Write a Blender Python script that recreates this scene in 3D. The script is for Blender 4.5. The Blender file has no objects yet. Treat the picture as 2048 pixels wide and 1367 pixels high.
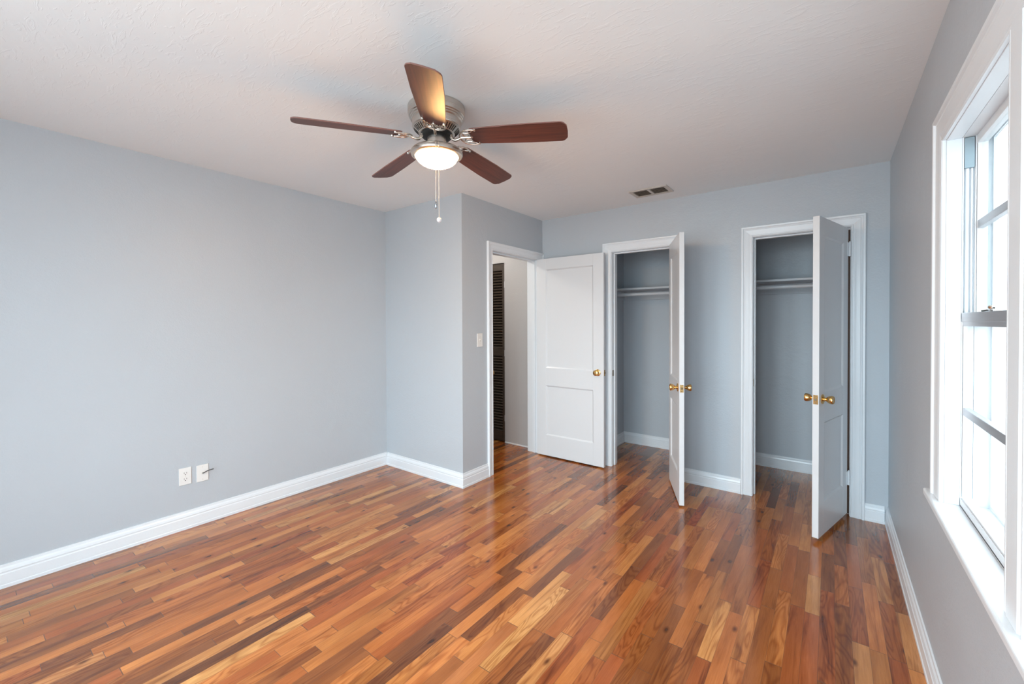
import bpy, bmesh, math, random
from mathutils import Vector, Matrix

random.seed(7)
S = bpy.context.scene
C = S.collection
PI = math.pi

# ------------------------------------------------------------------ camera
CAM_H = 1.372
F_PX = 853.15
yaw, pitch, roll = -0.6420, -0.01123, -0.003768
cd = bpy.data.cameras.new('camera')
cam = bpy.data.objects.new('camera', cd)
C.objects.link(cam)
fw = Vector((math.sin(yaw) * math.cos(pitch), math.cos(yaw) * math.cos(pitch), math.sin(pitch)))
rt = Vector((math.cos(yaw), -math.sin(yaw), 0))
up = rt.cross(fw)
r2 = rt * math.cos(roll) + up * math.sin(roll)
u2 = -rt * math.sin(roll) + up * math.cos(roll)
M = Matrix((r2, u2, -fw)).transposed().to_4x4()
M.translation = (0, 0, CAM_H)
cam.matrix_world = M
cd.sensor_width = 36
cd.lens = F_PX * 36 / 2048
cd.shift_y = (653.62 - 683.5) / 2048
cd.clip_start = 0.02
S.camera = cam

# ------------------------------------------------------------------ world and exposure
SKY = 6.9
w = bpy.data.worlds.new('world')
S.world = w
w.use_nodes = True
nt = w.node_tree
nt.nodes.clear()
wo = nt.nodes.new('ShaderNodeOutputWorld')
bg = nt.nodes.new('ShaderNodeBackground')
tc = nt.nodes.new('ShaderNodeTexCoord')
sp = nt.nodes.new('ShaderNodeSeparateXYZ')
rp = nt.nodes.new('ShaderNodeValToRGB')
mr = nt.nodes.new('ShaderNodeMapRange')
mr.inputs['From Min'].default_value = -1
nt.links.new(tc.outputs['Generated'], sp.inputs[0])
nt.links.new(sp.outputs['Z'], mr.inputs['Value'])
nt.links.new(mr.outputs[0], rp.inputs[0])
rp.color_ramp.elements[0].position = 0.40
rp.color_ramp.elements[0].color = (0.29, 0.32, 0.34, 1)
rp.color_ramp.elements[1].position = 0.56
rp.color_ramp.elements[1].color = (0.77, 0.905, 1.0, 1)
nt.links.new(rp.outputs[0], bg.inputs['Color'])
bg.inputs['Strength'].default_value = SKY
nt.links.new(bg.outputs[0], wo.inputs[0])
S.view_settings.view_transform = 'Standard'
S.view_settings.look = 'None'
S.view_settings.gamma = 1
S.view_settings.exposure = 1.45
S.view_settings.use_curve_mapping = False
S.cycles.max_bounces = 14
S.cycles.diffuse_bounces = 10
S.cycles.glossy_bounces = 6
S.cycles.transparent_max_bounces = 12
S.cycles.sample_clamp_indirect = 12
S.cycles.use_denoising = True

# room dimensions (metres); the camera stands at x=0, y=0
H = 2.44
XL, XR = -3.455, 0.314
XB, YB, YW = -2.443, 2.580, 3.808
YS = -0.95
JD = 0.145            # jamb depth in the hall wall
CB = 4.672            # closets' back wall


def portal(name, loc, rot, sx, sy):
    l = bpy.data.lights.new(name, 'AREA')
    l.shape = 'RECTANGLE'
    l.size, l.size_y = sx, sy
    l.cycles.is_portal = True
    o = bpy.data.objects.new(name, l)
    C.objects.link(o)
    o.location = loc
    o.rotation_euler = rot
    return o


portal('daylight_portal', (0.47, 1.715, 1.365), (0, PI / 2, 0), 1.24, 0.69)
portal('daylight_portal', (0.47, 0.915, 1.365), (0, PI / 2, 0), 1.24, 0.69)
SX = [(-2.20, -1.45), (-1.30, -0.55), (-0.40, 0.22)]
SZ0, SZ1 = 0.30, 2.25
for a, b_ in SX:
    portal('daylight_portal', ((a + b_) / 2, YS - 0.16, (SZ0 + SZ1) / 2), (PI / 2, 0, 0), b_ - a, SZ1 - SZ0)

# ------------------------------------------------------------------ material helpers


def mat(name, col, rough=0.5, metal=0.0, spec=0.5):
    m = bpy.data.materials.new(name)
    m.use_nodes = True
    b = m.node_tree.nodes['Principled BSDF']
    b.inputs['Base Color'].default_value = (*col, 1)
    b.inputs['Roughness'].default_value = rough
    b.inputs['Metallic'].default_value = metal
    b.inputs['Specular IOR Level'].default_value = spec
    return m, m.node_tree, b


def lin(c):
    return tuple(((x / 255) / 12.92 if x / 255 <= 0.04045 else ((x / 255 + 0.055) / 1.055) ** 2.4) for x in c)


def N(t, typ, **kw):
    n = t.nodes.new(typ)
    for k, v in kw.items():
        setattr(n, k, v)
    return n


def noise(t, vec, scale, detail=3, rough=0.5, dim='3D', dist=0.0):
    n = N(t, 'ShaderNodeTexNoise', noise_dimensions=dim)
    n.inputs['Scale'].default_value = scale
    n.inputs['Detail'].default_value = detail
    n.inputs['Roughness'].default_value = rough
    n.inputs['Distortion'].default_value = dist
    if vec is not None:
        t.links.new(vec, n.inputs['Vector'])
    return n


def math_(t, op, a, b=None, c=None):
    n = N(t, 'ShaderNodeMath', operation=op)
    for i, x in enumerate((a, b, c)):
        if x is None:
            continue
        if isinstance(x, (int, float)):
            n.inputs[i].default_value = x
        else:
            t.links.new(x, n.inputs[i])
    return n.outputs[0]


def bump(t, b, h, strength, dist):
    n = N(t, 'ShaderNodeBump')
    n.inputs['Strength'].default_value = strength
    n.inputs['Distance'].default_value = dist
    t.links.new(h, n.inputs['Height'])
    t.links.new(n.outputs[0], b.inputs['Normal'])
    return n


def pos(t, scale=(1, 1, 1)):
    g = N(t, 'ShaderNodeNewGeometry')
    m = N(t, 'ShaderNodeMapping')
    m.inputs['Scale'].default_value = scale
    t.links.new(g.outputs['Position'], m.inputs[0])
    return m.outputs[0]


def painted(name, col, rough, fine=0.0015, wavy=0.004, tint=0.03):
    m, t, b = mat(name, col, rough)
    p = pos(t)
    n1 = noise(t, p, 90, 3, 0.6)
    n2 = noise(t, p, 3.2, 3, 0.55, dist=0.6)
    s = math_(t, 'ADD', math_(t, 'MULTIPLY', n1.outputs[0], fine * 1.4), math_(t, 'MULTIPLY', n2.outputs[0], wavy))
    bump(t, b, s, 1.0, 1.0)
    n3 = noise(t, p, 1.3, 4, 0.6)
    mx = N(t, 'ShaderNodeMix', data_type='RGBA')
    mx.inputs['A'].default_value = tuple(c * (1 - tint) for c in col) + (1,)
    mx.inputs['B'].default_value = tuple(min(1, c * (1 + tint)) for c in col) + (1,)
    t.links.new(n3.outputs[0], mx.inputs['Factor'])
    t.links.new(mx.outputs['Result'], b.inputs['Base Color'])
    return m


WALL = painted('blue_grey_wall_paint', (0.490, 0.535, 0.575), 0.42, fine=0.0007, wavy=0.006)
HALLW = painted('warm_grey_hall_paint', (0.50, 0.50, 0.50), 0.5, fine=0.0007, wavy=0.004)
TRIM = painted('white_semi_gloss_trim_paint', (0.77, 0.815, 0.85), 0.28, fine=0.0001, wavy=0.0008, tint=0.01)
DOORP = painted('white_door_paint', (0.72, 0.745, 0.765), 0.30, fine=0.00012, wavy=0.001, tint=0.01)
SHELFP = painted('pale_grey_shelf_paint', (0.55, 0.58, 0.61), 0.4, fine=0.0001, wavy=0.001, tint=0.02)


def ceiling_mat():
    m, t, b = mat('white_plaster_ceiling', (0.85, 0.88, 0.89), 0.75)
    p = pos(t)
    a = noise(t, p, 2.0, 3, 0.5, dist=1.2)
    st = noise(t, pos(t, (1.5, 5.0, 1)), 6, 4, 0.6, dist=1.6)
    rr = N(t, 'ShaderNodeValToRGB')
    rr.color_ramp.elements[0].position = 0.56
    rr.color_ramp.elements[1].position = 0.62
    t.links.new(st.outputs[0], rr.inputs[0])
    s = math_(t, 'ADD', math_(t, 'MULTIPLY', a.outputs[0], 0.006), math_(t, 'MULTIPLY', rr.outputs[0], 0.00050))
    bump(t, b, s, 0.8, 1.0)
    return m


CEIL = ceiling_mat()


def wood_floor():
    m, t, b = mat('oak_strip_flooring', (0.5, 0.3, 0.15), 0.25)
    L = t.links
    g = N(t, 'ShaderNodeNewGeometry')
    sep = N(t, 'ShaderNodeSeparateXYZ')
    L.new(g.outputs['Position'], sep.inputs[0])
    X, Y = sep.outputs['X'], sep.outputs['Y']
    W = 0.0572
    u = math_(t, 'DIVIDE', math_(t, 'ADD', X, 20.0), W)
    row = math_(t, 'FLOOR', u)
    fu = math_(t, 'FRACT', u)
    ridn = N(t, 'ShaderNodeTexWhiteNoise', noise_dimensions='1D')
    L.new(row, ridn.inputs['W'])
    vv = math_(t, 'ADD', math_(t, 'DIVIDE', Y, 0.50), math_(t, 'ADD', math_(t, 'MULTIPLY', ridn.outputs['Value'], 31.0), math_(t, 'MULTIPLY', row, 53.0)))
    vo = N(t, 'ShaderNodeTexVoronoi', voronoi_dimensions='1D', feature='F1')
    ve = N(t, 'ShaderNodeTexVoronoi', voronoi_dimensions='1D', feature='DISTANCE_TO_EDGE')
    for n in (vo, ve):
        n.inputs['Scale'].default_value = 1.0
        n.inputs['Randomness'].default_value = 0.85
        L.new(vv, n.inputs['W'])
    # the board's own random numbers
    bid = N(t, 'ShaderNodeTexWhiteNoise', noise_dimensions='2D')
    cb = N(t, 'ShaderNodeCombineXYZ')
    sc = N(t, 'ShaderNodeSeparateColor')
    L.new(vo.outputs['Color'], sc.inputs[0])
    L.new(math_(t, 'MULTIPLY', sc.outputs[0], 91.7), cb.inputs[0])
    L.new(math_(t, 'MULTIPLY', row, 0.731), cb.inputs[1])
    L.new(cb.outputs[0], bid.inputs['Vector'])
    sb = N(t, 'ShaderNodeSeparateColor')
    L.new(bid.outputs['Color'], sb.inputs[0])
    R1, R2, R3 = sb.outputs[0], sb.outputs[1], sb.outputs[2]
    # grain coordinates: shifted per board, stretched along the board
    co = N(t, 'ShaderNodeCombineXYZ')
    L.new(math_(t, 'ADD', X, math_(t, 'MULTIPLY', R1, 37.0)), co.inputs[0])
    L.new(math_(t, 'ADD', Y, math_(t, 'MULTIPLY', R2, 53.0)), co.inputs[1])
    L.new(math_(t, 'MULTIPLY', R3, 19.0), co.inputs[2])

    def mp(s):
        n = N(t, 'ShaderNodeMapping')
        n.inputs['Scale'].default_value = s
        L.new(co.outputs[0], n.inputs[0])
        return n.outputs[0]
    # base tone of each board
    ramp = N(t, 'ShaderNodeValToRGB')
    cols = [(0.00, (114, 72, 46)), (0.05, (142, 89, 54)), (0.18, (158, 100, 58)), (0.32, (180, 113, 65)), (0.45, (174, 100, 60)),
            (0.56, (196, 124, 72)), (0.66, (188, 128, 75)), (0.78, (206, 134, 80)), (0.90, (212, 148, 90)), (0.96, (224, 172, 112)), (1.0, (166, 82, 48))]
    cr = ramp.color_ramp
    while len(cr.elements) < len(cols):
        cr.elements.new(0.5)
    for e, (pp, c) in zip(cr.elements, cols):
        e.position = pp
        e.color = (*lin(c), 1)
    L.new(R1, ramp.inputs[0])
    # fine fibre
    fib = noise(t, mp((210, 9, 1)), 1.0, 5, 0.7)
    # cathedral rings: a warped low-frequency field turned into bands
    fld = noise(t, mp((9, 1.3, 1)), 1.0, 2, 0.5, dist=0.7)
    rings = math_(t, 'SINE', math_(t, 'MULTIPLY', fld.outputs[0], 95.0))
    rings = math_(t, 'MULTIPLY', math_(t, 'ADD', rings, 1.0), 0.5)
    rings = math_(t, 'POWER', rings, 2.2)
    # dark mineral streaks / heart wood
    stk = noise(t, mp((26, 1.7, 1)), 1.0, 3, 0.6, dist=0.9)
    r_st = N(t, 'ShaderNodeValToRGB')
    r_st.color_ramp.elements[0].position = 0.52
    r_st.color_ramp.elements[1].position = 0.72
    L.new(stk.outputs[0], r_st.inputs[0])
    # broad tone drift inside a board
    drf = noise(t, mp((12, 2.2, 1)), 1.0, 3, 0.6, dist=0.4)
    # knots
    kv = N(t, 'ShaderNodeTexVoronoi', voronoi_dimensions='2D', feature='F1')
    kv.inputs['Scale'].default_value = 1.0
    L.new(mp((9.0, 4.2, 1)), kv.inputs['Vector'])
    kr = N(t, 'ShaderNodeValToRGB')
    kr.color_ramp.elements[0].position = 0.03
    kr.color_ramp.elements[0].color = (1, 1, 1, 1)
    kr.color_ramp.elements[1].position = 0.13
    kr.color_ramp.elements[1].color = (0, 0, 0, 1)
    L.new(kv.outputs['Distance'], kr.inputs[0])
    ks = N(t, 'ShaderNodeSeparateColor')
    L.new(kv.outputs['Color'], ks.inputs[0])
    kn = math_(t, 'MULTIPLY', kr.outputs[0], math_(t, 'GREATER_THAN', ks.outputs[0], 0.80))

    def mix(fac, a, bcol, mode='MIX'):
        n = N(t, 'ShaderNodeMix', data_type='RGBA', blend_type=mode)
        if isinstance(fac, (int, float)):
            n.inputs['Factor'].default_value = fac
        else:
            L.new(fac, n.inputs['Factor'])
        for k, v in (('A', a), ('B', bcol)):
            if isinstance(v, tuple):
                n.inputs[k].default_value = (*v, 1)
            else:
                L.new(v, n.inputs[k])
        return n.outputs['Result']
    c = ramp.outputs[0]
    c = mix(math_(t, 'MULTIPLY', math_(t, 'SUBTRACT', drf.outputs[0], 0.32), 1.7), c, (0.55, 0.45, 0.36), 'MULTIPLY')
    c = mix(math_(t, 'MULTIPLY', rings, math_(t, 'MULTIPLY', math_(t, 'GREATER_THAN', R2, 0.55), 0.6)), c, (0.52, 0.36, 0.26), 'MULTIPLY')
    c = mix(math_(t, 'MULTIPLY', r_st.outputs[0], math_(t, 'ADD', 0.30, math_(t, 'MULTIPLY', R3, 0.65))), c, (0.30, 0.20, 0.14), 'MULTIPLY')
    fr = N(t, 'ShaderNodeMapRange')
    fr.inputs['From Min'].default_value = 0.3
    fr.inputs['From Max'].default_value = 0.7
    L.new(fib.outputs[0], fr.inputs['Value'])
    c = mix(math_(t, 'MULTIPLY', fr.outputs[0], 0.5), c, (0.55, 0.42, 0.32), 'MULTIPLY')
    c = mix(math_(t, 'MULTIPLY', kn, 0.85), c, (0.16, 0.09, 0.05), 'MULTIPLY')
    # joints
    e1 = math_(t, 'MINIMUM', fu, math_(t, 'SUBTRACT', 1.0, fu))
    j1 = math_(t, 'LESS_THAN', e1, 0.012)
    j2 = math_(t, 'LESS_THAN', ve.outputs['Distance'], 0.0024)
    j = math_(t, 'MAXIMUM', math_(t, 'MULTIPLY', j1, 0.62), math_(t, 'MULTIPLY', j2, 0.92))
    c = mix(j, c, (0.10, 0.05, 0.025))
    hs = N(t, 'ShaderNodeHueSaturation')
    hs.inputs['Saturation'].default_value = 1.04
    hs.inputs['Value'].default_value = 1.06
    L.new(c, hs.inputs['Color'])
    L.new(hs.outputs[0], b.inputs['Base Color'])
    # satin polyurethane finish
    rn = noise(t, pos(t), 5.0, 3, 0.6)
    L.new(math_(t, 'ADD', 0.14, math_(t, 'MULTIPLY', rn.outputs[0], 0.12)), b.inputs['Roughness'])
    b.inputs['Coat Weight'].default_value = 0.35
    b.inputs['Coat Roughness'].default_value = 0.12
    wav = noise(t, mp((16, 2.0, 1)), 1.0, 2, 0.5)
    hgt = math_(t, 'ADD', math_(t, 'MULTIPLY', wav.outputs[0], 0.0010), math_(t, 'MULTIPLY', j, -0.0003))
    hgt = math_(t, 'ADD', hgt, math_(t, 'MULTIPLY', fib.outputs[0], 0.00006))
    bump(t, b, hgt, 0.6, 1.0)
    return m


FLOOR = wood_floor()


def blade_wood():
    m, t, b = mat('walnut_fan_blade', (0.12, 0.045, 0.025), 0.42)
    tc = N(t, 'ShaderNodeTexCoord')
    mp = N(t, 'ShaderNodeMapping')
    mp.inputs['Scale'].default_value = (3.0, 60, 8)
    t.links.new(tc.outputs['Object'], mp.inputs[0])
    n = noise(t, mp.outputs[0], 1.0, 4, 0.6, dist=0.4)
    r = N(t, 'ShaderNodeValToRGB')
    r.color_ramp.elements[0].position = 0.3
    r.color_ramp.elements[0].color = (*lin((62, 31, 25)), 1)
    r.color_ramp.elements[1].position = 0.72
    r.color_ramp.elements[1].color = (*lin((104, 54, 40)), 1)
    t.links.new(n.outputs[0], r.inputs[0])
    t.links.new(r.outputs[0], b.inputs['Base Color'])
    return m


BLADE = blade_wood()
BEDGE = mat('blade_edge_banding', lin((132, 92, 84)), 0.4)[0]


def brushed(name, col, rough=0.28):
    m, t, b = mat(name, col, rough, 1.0)
    tc = N(t, 'ShaderNodeTexCoord')
    mp = N(t, 'ShaderNodeMapping')
    mp.inputs['Scale'].default_value = (4, 4, 400)
    t.links.new(tc.outputs['Object'], mp.inputs[0])
    n = noise(t, mp.outputs[0], 1.0, 2, 0.5)
    t.links.new(math_(t, 'ADD', rough - 0.06, math_(t, 'MULTIPLY', n.outputs[0], 0.14)), b.inputs['Roughness'])
    return m


NICKEL = brushed('brushed_nickel', (0.62, 0.57, 0.52), 0.28)
BRIGHTN = mat('polished_nickel', (0.74, 0.66, 0.58), 0.16, 1.0)[0]
BRASS = mat('polished_brass', (0.78, 0.50, 0.20), 0.18, 1.0)[0]
OLDBR = mat('tarnished_latch_metal', (0.22, 0.17, 0.12), 0.4, 0.9)[0]
BLACK = mat('black_hub', (0.012, 0.011, 0.010), 0.5)[0]
DARK = mat('dark_slot', (0.02, 0.016, 0.012), 0.7)[0]
PLATE = mat('white_plastic', (0.80, 0.80, 0.78), 0.3)[0]
IVORY = mat('ivory_plastic', (0.70, 0.66, 0.58), 0.35)[0]
CABLE = mat('dark_grey_cable', (0.05, 0.055, 0.06), 0.45)[0]
VENTM = mat('painted_vent_metal', (0.56, 0.53, 0.49), 0.5)[0]
VENTD = mat('dusty_vent_louver', (0.34, 0.29, 0.24), 0.6)[0]
ALU = brushed('aluminium_window_metal', (0.56, 0.55, 0.56), 0.42)
ALUW = mat('white_coated_window_metal', (0.70, 0.72, 0.74), 0.4)[0]
BALM = mat('blue_grey_sash_balance', (0.28, 0.36, 0.40), 0.45)[0]
CHAIN = mat('pull_chain_metal', (0.80, 0.70, 0.60), 0.3, 0.7)[0]
FOBW = mat('clear_white_fob', (0.75, 0.72, 0.72), 0.2)[0]
FOBD = mat('chrome_fob', (0.45, 0.48, 0.52), 0.15, 0.9)[0]


def louver_mat():
    m, t, b = mat('dark_stained_louver_wood', (0.03, 0.024, 0.018), 0.38)
    n = noise(t, pos(t, (8, 8, 60)), 1.0, 3, 0.6)
    r = N(t, 'ShaderNodeValToRGB')
    r.color_ramp.elements[0].color = (0.026, 0.020, 0.015, 1)
    r.color_ramp.elements[1].color = (0.085, 0.062, 0.044, 1)
    t.links.new(n.outputs[0], r.inputs[0])
    t.links.new(r.outputs[0], b.inputs['Base Color'])
    return m


LOUV = louver_mat()


def emit(name, col, s):
    m = bpy.data.materials.new(name)
    m.use_nodes = True
    t = m.node_tree
    t.nodes.clear()
    o = N(t, 'ShaderNodeOutputMaterial')
    e = N(t, 'ShaderNodeEmission')
    e.inputs[0].default_value = (*col, 1)
    e.inputs[1].default_value = s
    t.links.new(e.outputs[0], o.inputs[0])
    return m


BOWL = emit('lit_frosted_glass', (1.0, 0.54, 0.20), 56.0)
HALLB = emit('added_hall_glow', (1.0, 0.90, 0.80), 32.0)  # glow of the lamp added in the hall


def glass_mat():
    m = bpy.data.materials.new('clear_window_glass')
    m.use_nodes = True
    t = m.node_tree
    t.nodes.clear()
    o = N(t, 'ShaderNodeOutputMaterial')
    tr = N(t, 'ShaderNodeBsdfTransparent')
    tr.inputs[0].default_value = (0.95, 0.97, 0.97, 1)
    gl = N(t, 'ShaderNodeBsdfGlossy')
    gl.inputs['Roughness'].default_value = 0.02
    mx = N(t, 'ShaderNodeMixShader')
    mx.inputs[0].default_value = 0.06
    t.links.new(tr.outputs[0], mx.inputs[1])
    t.links.new(gl.outputs[0], mx.inputs[2])
    t.links.new(mx.outputs[0], o.inputs[0])
    return m


GLASS = glass_mat()


def screen_mat():
    # added screen: holds back part of the daylight so the trim stays readable
    m = bpy.data.materials.new('grey_dimming_screen')
    m.use_nodes = True
    t = m.node_tree
    t.nodes.clear()
    o = N(t, 'ShaderNodeOutputMaterial')
    tr = N(t, 'ShaderNodeBsdfTransparent')
    df = N(t, 'ShaderNodeBsdfDiffuse')
    df.inputs[0].default_value = (0.25, 0.26, 0.27, 1)
    mx = N(t, 'ShaderNodeMixShader')
    mx.inputs[0].default_value = 0.48
    t.links.new(tr.outputs[0], mx.inputs[1])
    t.links.new(df.outputs[0], mx.inputs[2])
    t.links.new(mx.outputs[0], o.inputs[0])
    return m


SCREEN = screen_mat()

# ------------------------------------------------------------------ mesh helpers


def obj(name, bm, m, parent=None, smooth=False, bevel=0.0, seg=2):
    bmesh.ops.recalc_face_normals(bm, faces=bm.faces)
    me = bpy.data.meshes.new(name)
    bm.to_mesh(me)
    bm.free()
    for mm in (m if isinstance(m, (list, tuple)) else [m]):
        me.materials.append(mm)
    if smooth:
        for f in me.polygons:
            f.use_smooth = True
        try:
            me.set_sharp_from_angle(angle=math.radians(38))
        except Exception:
            pass
    o = bpy.data.objects.new(name, me)
    C.objects.link(o)
    if parent is not None:
        o.parent = parent
    if bevel:
        md = o.modifiers.new('bevel', 'BEVEL')
        md.width = bevel
        md.segments = seg
        md.limit_method = 'ANGLE'
    return o


def box(bm, x0, x1, y0, y1, z0, z1, M=None, mi=0):
    v = [bm.verts.new((x, y, z)) for x in (x0, x1) for y in (y0, y1) for z in (z0, z1)]
    if M is not None:
        for a in v:
            a.co = M @ a.co
    fs = [(0, 1, 3, 2), (4, 6, 7, 5), (0, 4, 5, 1), (2, 3, 7, 6), (0, 2, 6, 4), (1, 5, 7, 3)]
    for f in fs:
        fc = bm.faces.new([v[i] for i in f])
        fc.material_index = mi
    return v


def B(*a, **k):
    bm = bmesh.new()
    box(bm, *a, **k)
    return bm


def lathe(bm, prof, seg=48, M=None, caps=True, mi=0):
    """prof: list of (radius, height) about local z"""
    rings = []
    for r, z in prof:
        if r < 1e-6:
            rings.append([bm.verts.new((0, 0, z))])
        else:
            rings.append([bm.verts.new((r * math.cos(2 * PI * i / seg), r * math.sin(2 * PI * i / seg), z)) for i in range(seg)])
    for a, b in zip(rings, rings[1:]):
        for i in range(seg):
            j = (i + 1) % seg
            if len(a) == 1 and len(b) == 1:
                continue
            if len(a) == 1:
                f = bm.faces.new((a[0], b[i], b[j]))
            elif len(b) == 1:
                f = bm.faces.new((a[i], b[0], a[j]))
            else:
                f = bm.faces.new((a[i], b[i], b[j], a[j]))
            f.material_index = mi
    if caps:
        for r in (rings[0], rings[-1]):
            if len(r) > 1:
                bm.faces.new(r).material_index = mi
    if M is not None:
        for r in rings:
            for v in r:
                v.co = M @ v.co


def tube(bm, pts, rad, seg=10, closed=False, M=None):
    pts = [Vector(p) for p in pts]
    n = len(pts)
    rads = rad if isinstance(rad, (list, tuple)) else [rad] * n
    prev = None
    rings = []
    for i, p in enumerate(pts):
        if closed:
            d = pts[(i + 1) % n] - pts[i - 1]
        else:
            d = pts[min(i + 1, n - 1)] - pts[max(i - 1, 0)]
        d.normalize()
        if prev is None:
            a = Vector((0, 0, 1)) if abs(d.z) < 0.9 else Vector((1, 0, 0))
            s = d.cross(a).normalized()
        else:
            s = (prev - d * prev.dot(d)).normalized()
        prev = s
        q = d.cross(s)
        rings.append([bm.verts.new(p + (s * math.cos(2 * PI * k / seg) + q * math.sin(2 * PI * k / seg)) * rads[i]) for k in range(seg)])
    m = n if closed else n - 1
    for i in range(m):
        a, b = rings[i], rings[(i + 1) % n]
        for k in range(seg):
            l = (k + 1) % seg
            bm.faces.new((a[k], a[l], b[l], b[k]))
    if not closed:
        bm.faces.new(rings[0])
        bm.faces.new(rings[-1])
    if M is not None:
        for r in rings:
            for v in r:
                v.co = M @ v.co


def sweep(bm, prof, path, nrm, closed=False):
    """Mitred moulding. prof = [(offset sideways, thickness)], path = points in one plane, nrm = plane normal (thickness direction).
    Sideways is to the left of travel seen from the tip of nrm."""
    nrm = Vector(nrm).normalized()
    path = [Vector(p) for p in path]
    n = len(path)
    rings = []
    for i, p in enumerate(path):
        d0 = (path[i] - path[i - 1]).normalized() if (i > 0 or closed) else None
        d1 = (path[(i + 1) % n] - path[i]).normalized() if (i < n - 1 or closed) else None
        if d0 is None:
            s = nrm.cross(d1)
        elif d1 is None:
            s = nrm.cross(d0)
        else:
            s0, s1 = nrm.cross(d0), nrm.cross(d1)
            s = (s0 + s1)
            s = s / s.length_squared * 2 if s.length > 1e-6 else s0
        rings.append([bm.verts.new(p + s * a + nrm * b) for a, b in prof])
    k = len(prof)
    for i in range(n if closed else n - 1):
        a, b = rings[i], rings[(i + 1) % n]
        for j in range(k):
            l = (j + 1) % k
            bm.faces.new((a[j], a[l], b[l], b[j]))
    if not closed:
        bm.faces.new(rings[0])
        bm.faces.new(rings[-1])


def tag(o, label, cat, group=None, kind=None):
    o['label'] = label
    o['category'] = cat
    if group:
        o['group'] = group
    if kind:
        o['kind'] = kind
    return o


def empty(name, loc=(0, 0, 0), rotz=0.0):
    o = bpy.data.objects.new(name, None)
    C.objects.link(o)
    o.location = loc
    o.rotation_euler = (0, 0, rotz)
    return o


def struct(name, bm, m, label, cat, parent=None, **k):
    o = obj(name, bm, m, parent, **k)
    if parent is None:
        tag(o, label, cat, kind='structure')
    return o


# ------------------------------------------------------------------ room shell
T = 0.12
struct('floor', B(-5.0, XR + T, YS - T, 4.80, -0.10, 0.0), FLOOR,
       'glossy strip hardwood floor in mixed orange and brown boards', 'floor')
struct('ceiling', B(-5.0, XR + T, YS - T, 4.80, H, H + 0.12), CEIL,
       'white plaster ceiling with faint trowel marks', 'ceiling')
struct('wall_left', B(XL - T, XL, YS - T, YB + T, 0, H), WALL,
       'long blank blue-grey wall holding the outlet and the cable plate', 'wall')
struct('wall_jog', B(XL, XB - JD, YB, YB + T, 0, H), WALL,
       'short blue-grey wall of the boxed-out corner, facing the camera', 'wall')

# hall wall (side of the boxed-out corner, with the hall doorway)
DY0, DY1, DZ = 2.972, 3.733, 2.018
bm = bmesh.new()
box(bm, XB - JD, XB, YB, DY0 - 0.02, 0, H)
box(bm, XB - JD, XB, DY1 + 0.02, YW + T, 0, H)
box(bm, XB - JD, XB, DY0 - 0.02, DY1 + 0.02, DZ + 0.02, H)
struct('wall_hall', bm, WALL, 'blue-grey wall beside the hall doorway with the light switch', 'wall')

# back wall with two closet openings
A0, A1 = -1.662, -1.092
B0, B1 = -0.488, 0.108
CZ = 2.028
bm = bmesh.new()
J = 0.02
for x0, x1 in ((XB, A0 - J), (A1 + J, B0 - J), (B1 + J, XR)):
    box(bm, x0, x1, YW, YW + T, 0, H)
for x0, x1 in ((A0 - J, A1 + J), (B0 - J, B1 + J)):
    box(bm, x0, x1, YW, YW + T, CZ + J, H)
struct('wall_back', bm, WALL, 'blue-grey wall with the two closet openings', 'wall')

# right wall with the double window
WY = [(1.370, 2.060), (0.570, 1.260)]
WZ0, WZ1 = 0.720, 1.985
bm = bmesh.new()
box(bm, XR, XR + T, 2.080, YW + T, 0, H)
box(bm, XR, XR + T, YS - T, 0.550, 0, H)
box(bm, XR, XR + T, 0.550, 2.080, 0, WZ0)
box(bm, XR, XR + T, 0.550, 2.080, WZ1 + 0.02, H)
struct('wall_right', bm, WALL, 'blue-grey wall around the double window', 'wall')

# wall behind the camera with three windows added for daylight
bm = bmesh.new()
box(bm, XL, SX[0][0], YS - T, YS, 0, H)
box(bm, SX[0][1], SX[1][0], YS - T, YS, 0, H)
box(bm, SX[1][1], SX[2][0], YS - T, YS, 0, H)
box(bm, SX[2][1], XR, YS - T, YS, 0, H)
for a, b_ in SX:
    box(bm, a, b_, YS - T, YS, 0, SZ0)
    box(bm, a, b_, YS - T, YS, SZ1, H)
struct('wall_front', bm, WALL, 'blue-grey wall behind the camera with three added tall windows', 'wall')

# closets
bm = bmesh.new()
box(bm, -2.02, XR + T, CB, CB + 0.1, 0, H)
struct('wall_closet_back', bm, WALL, 'blue-grey rear wall inside both closets', 'wall')
struct('wall_closet_left', B(-2.00, -1.90, YW + T, CB, 0, H), WALL, 'blue-grey side wall inside the closet nearer the hall', 'wall')
struct('wall_closet_divider', B(-0.86, -0.76, YW + T, CB, 0, H), WALL, 'blue-grey partition between the two closets', 'wall')
struct('wall_closet_right', B(XR, XR + T, YW + T, CB, 0, H), WALL, 'blue-grey side wall inside the closet nearer the window', 'wall')

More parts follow.
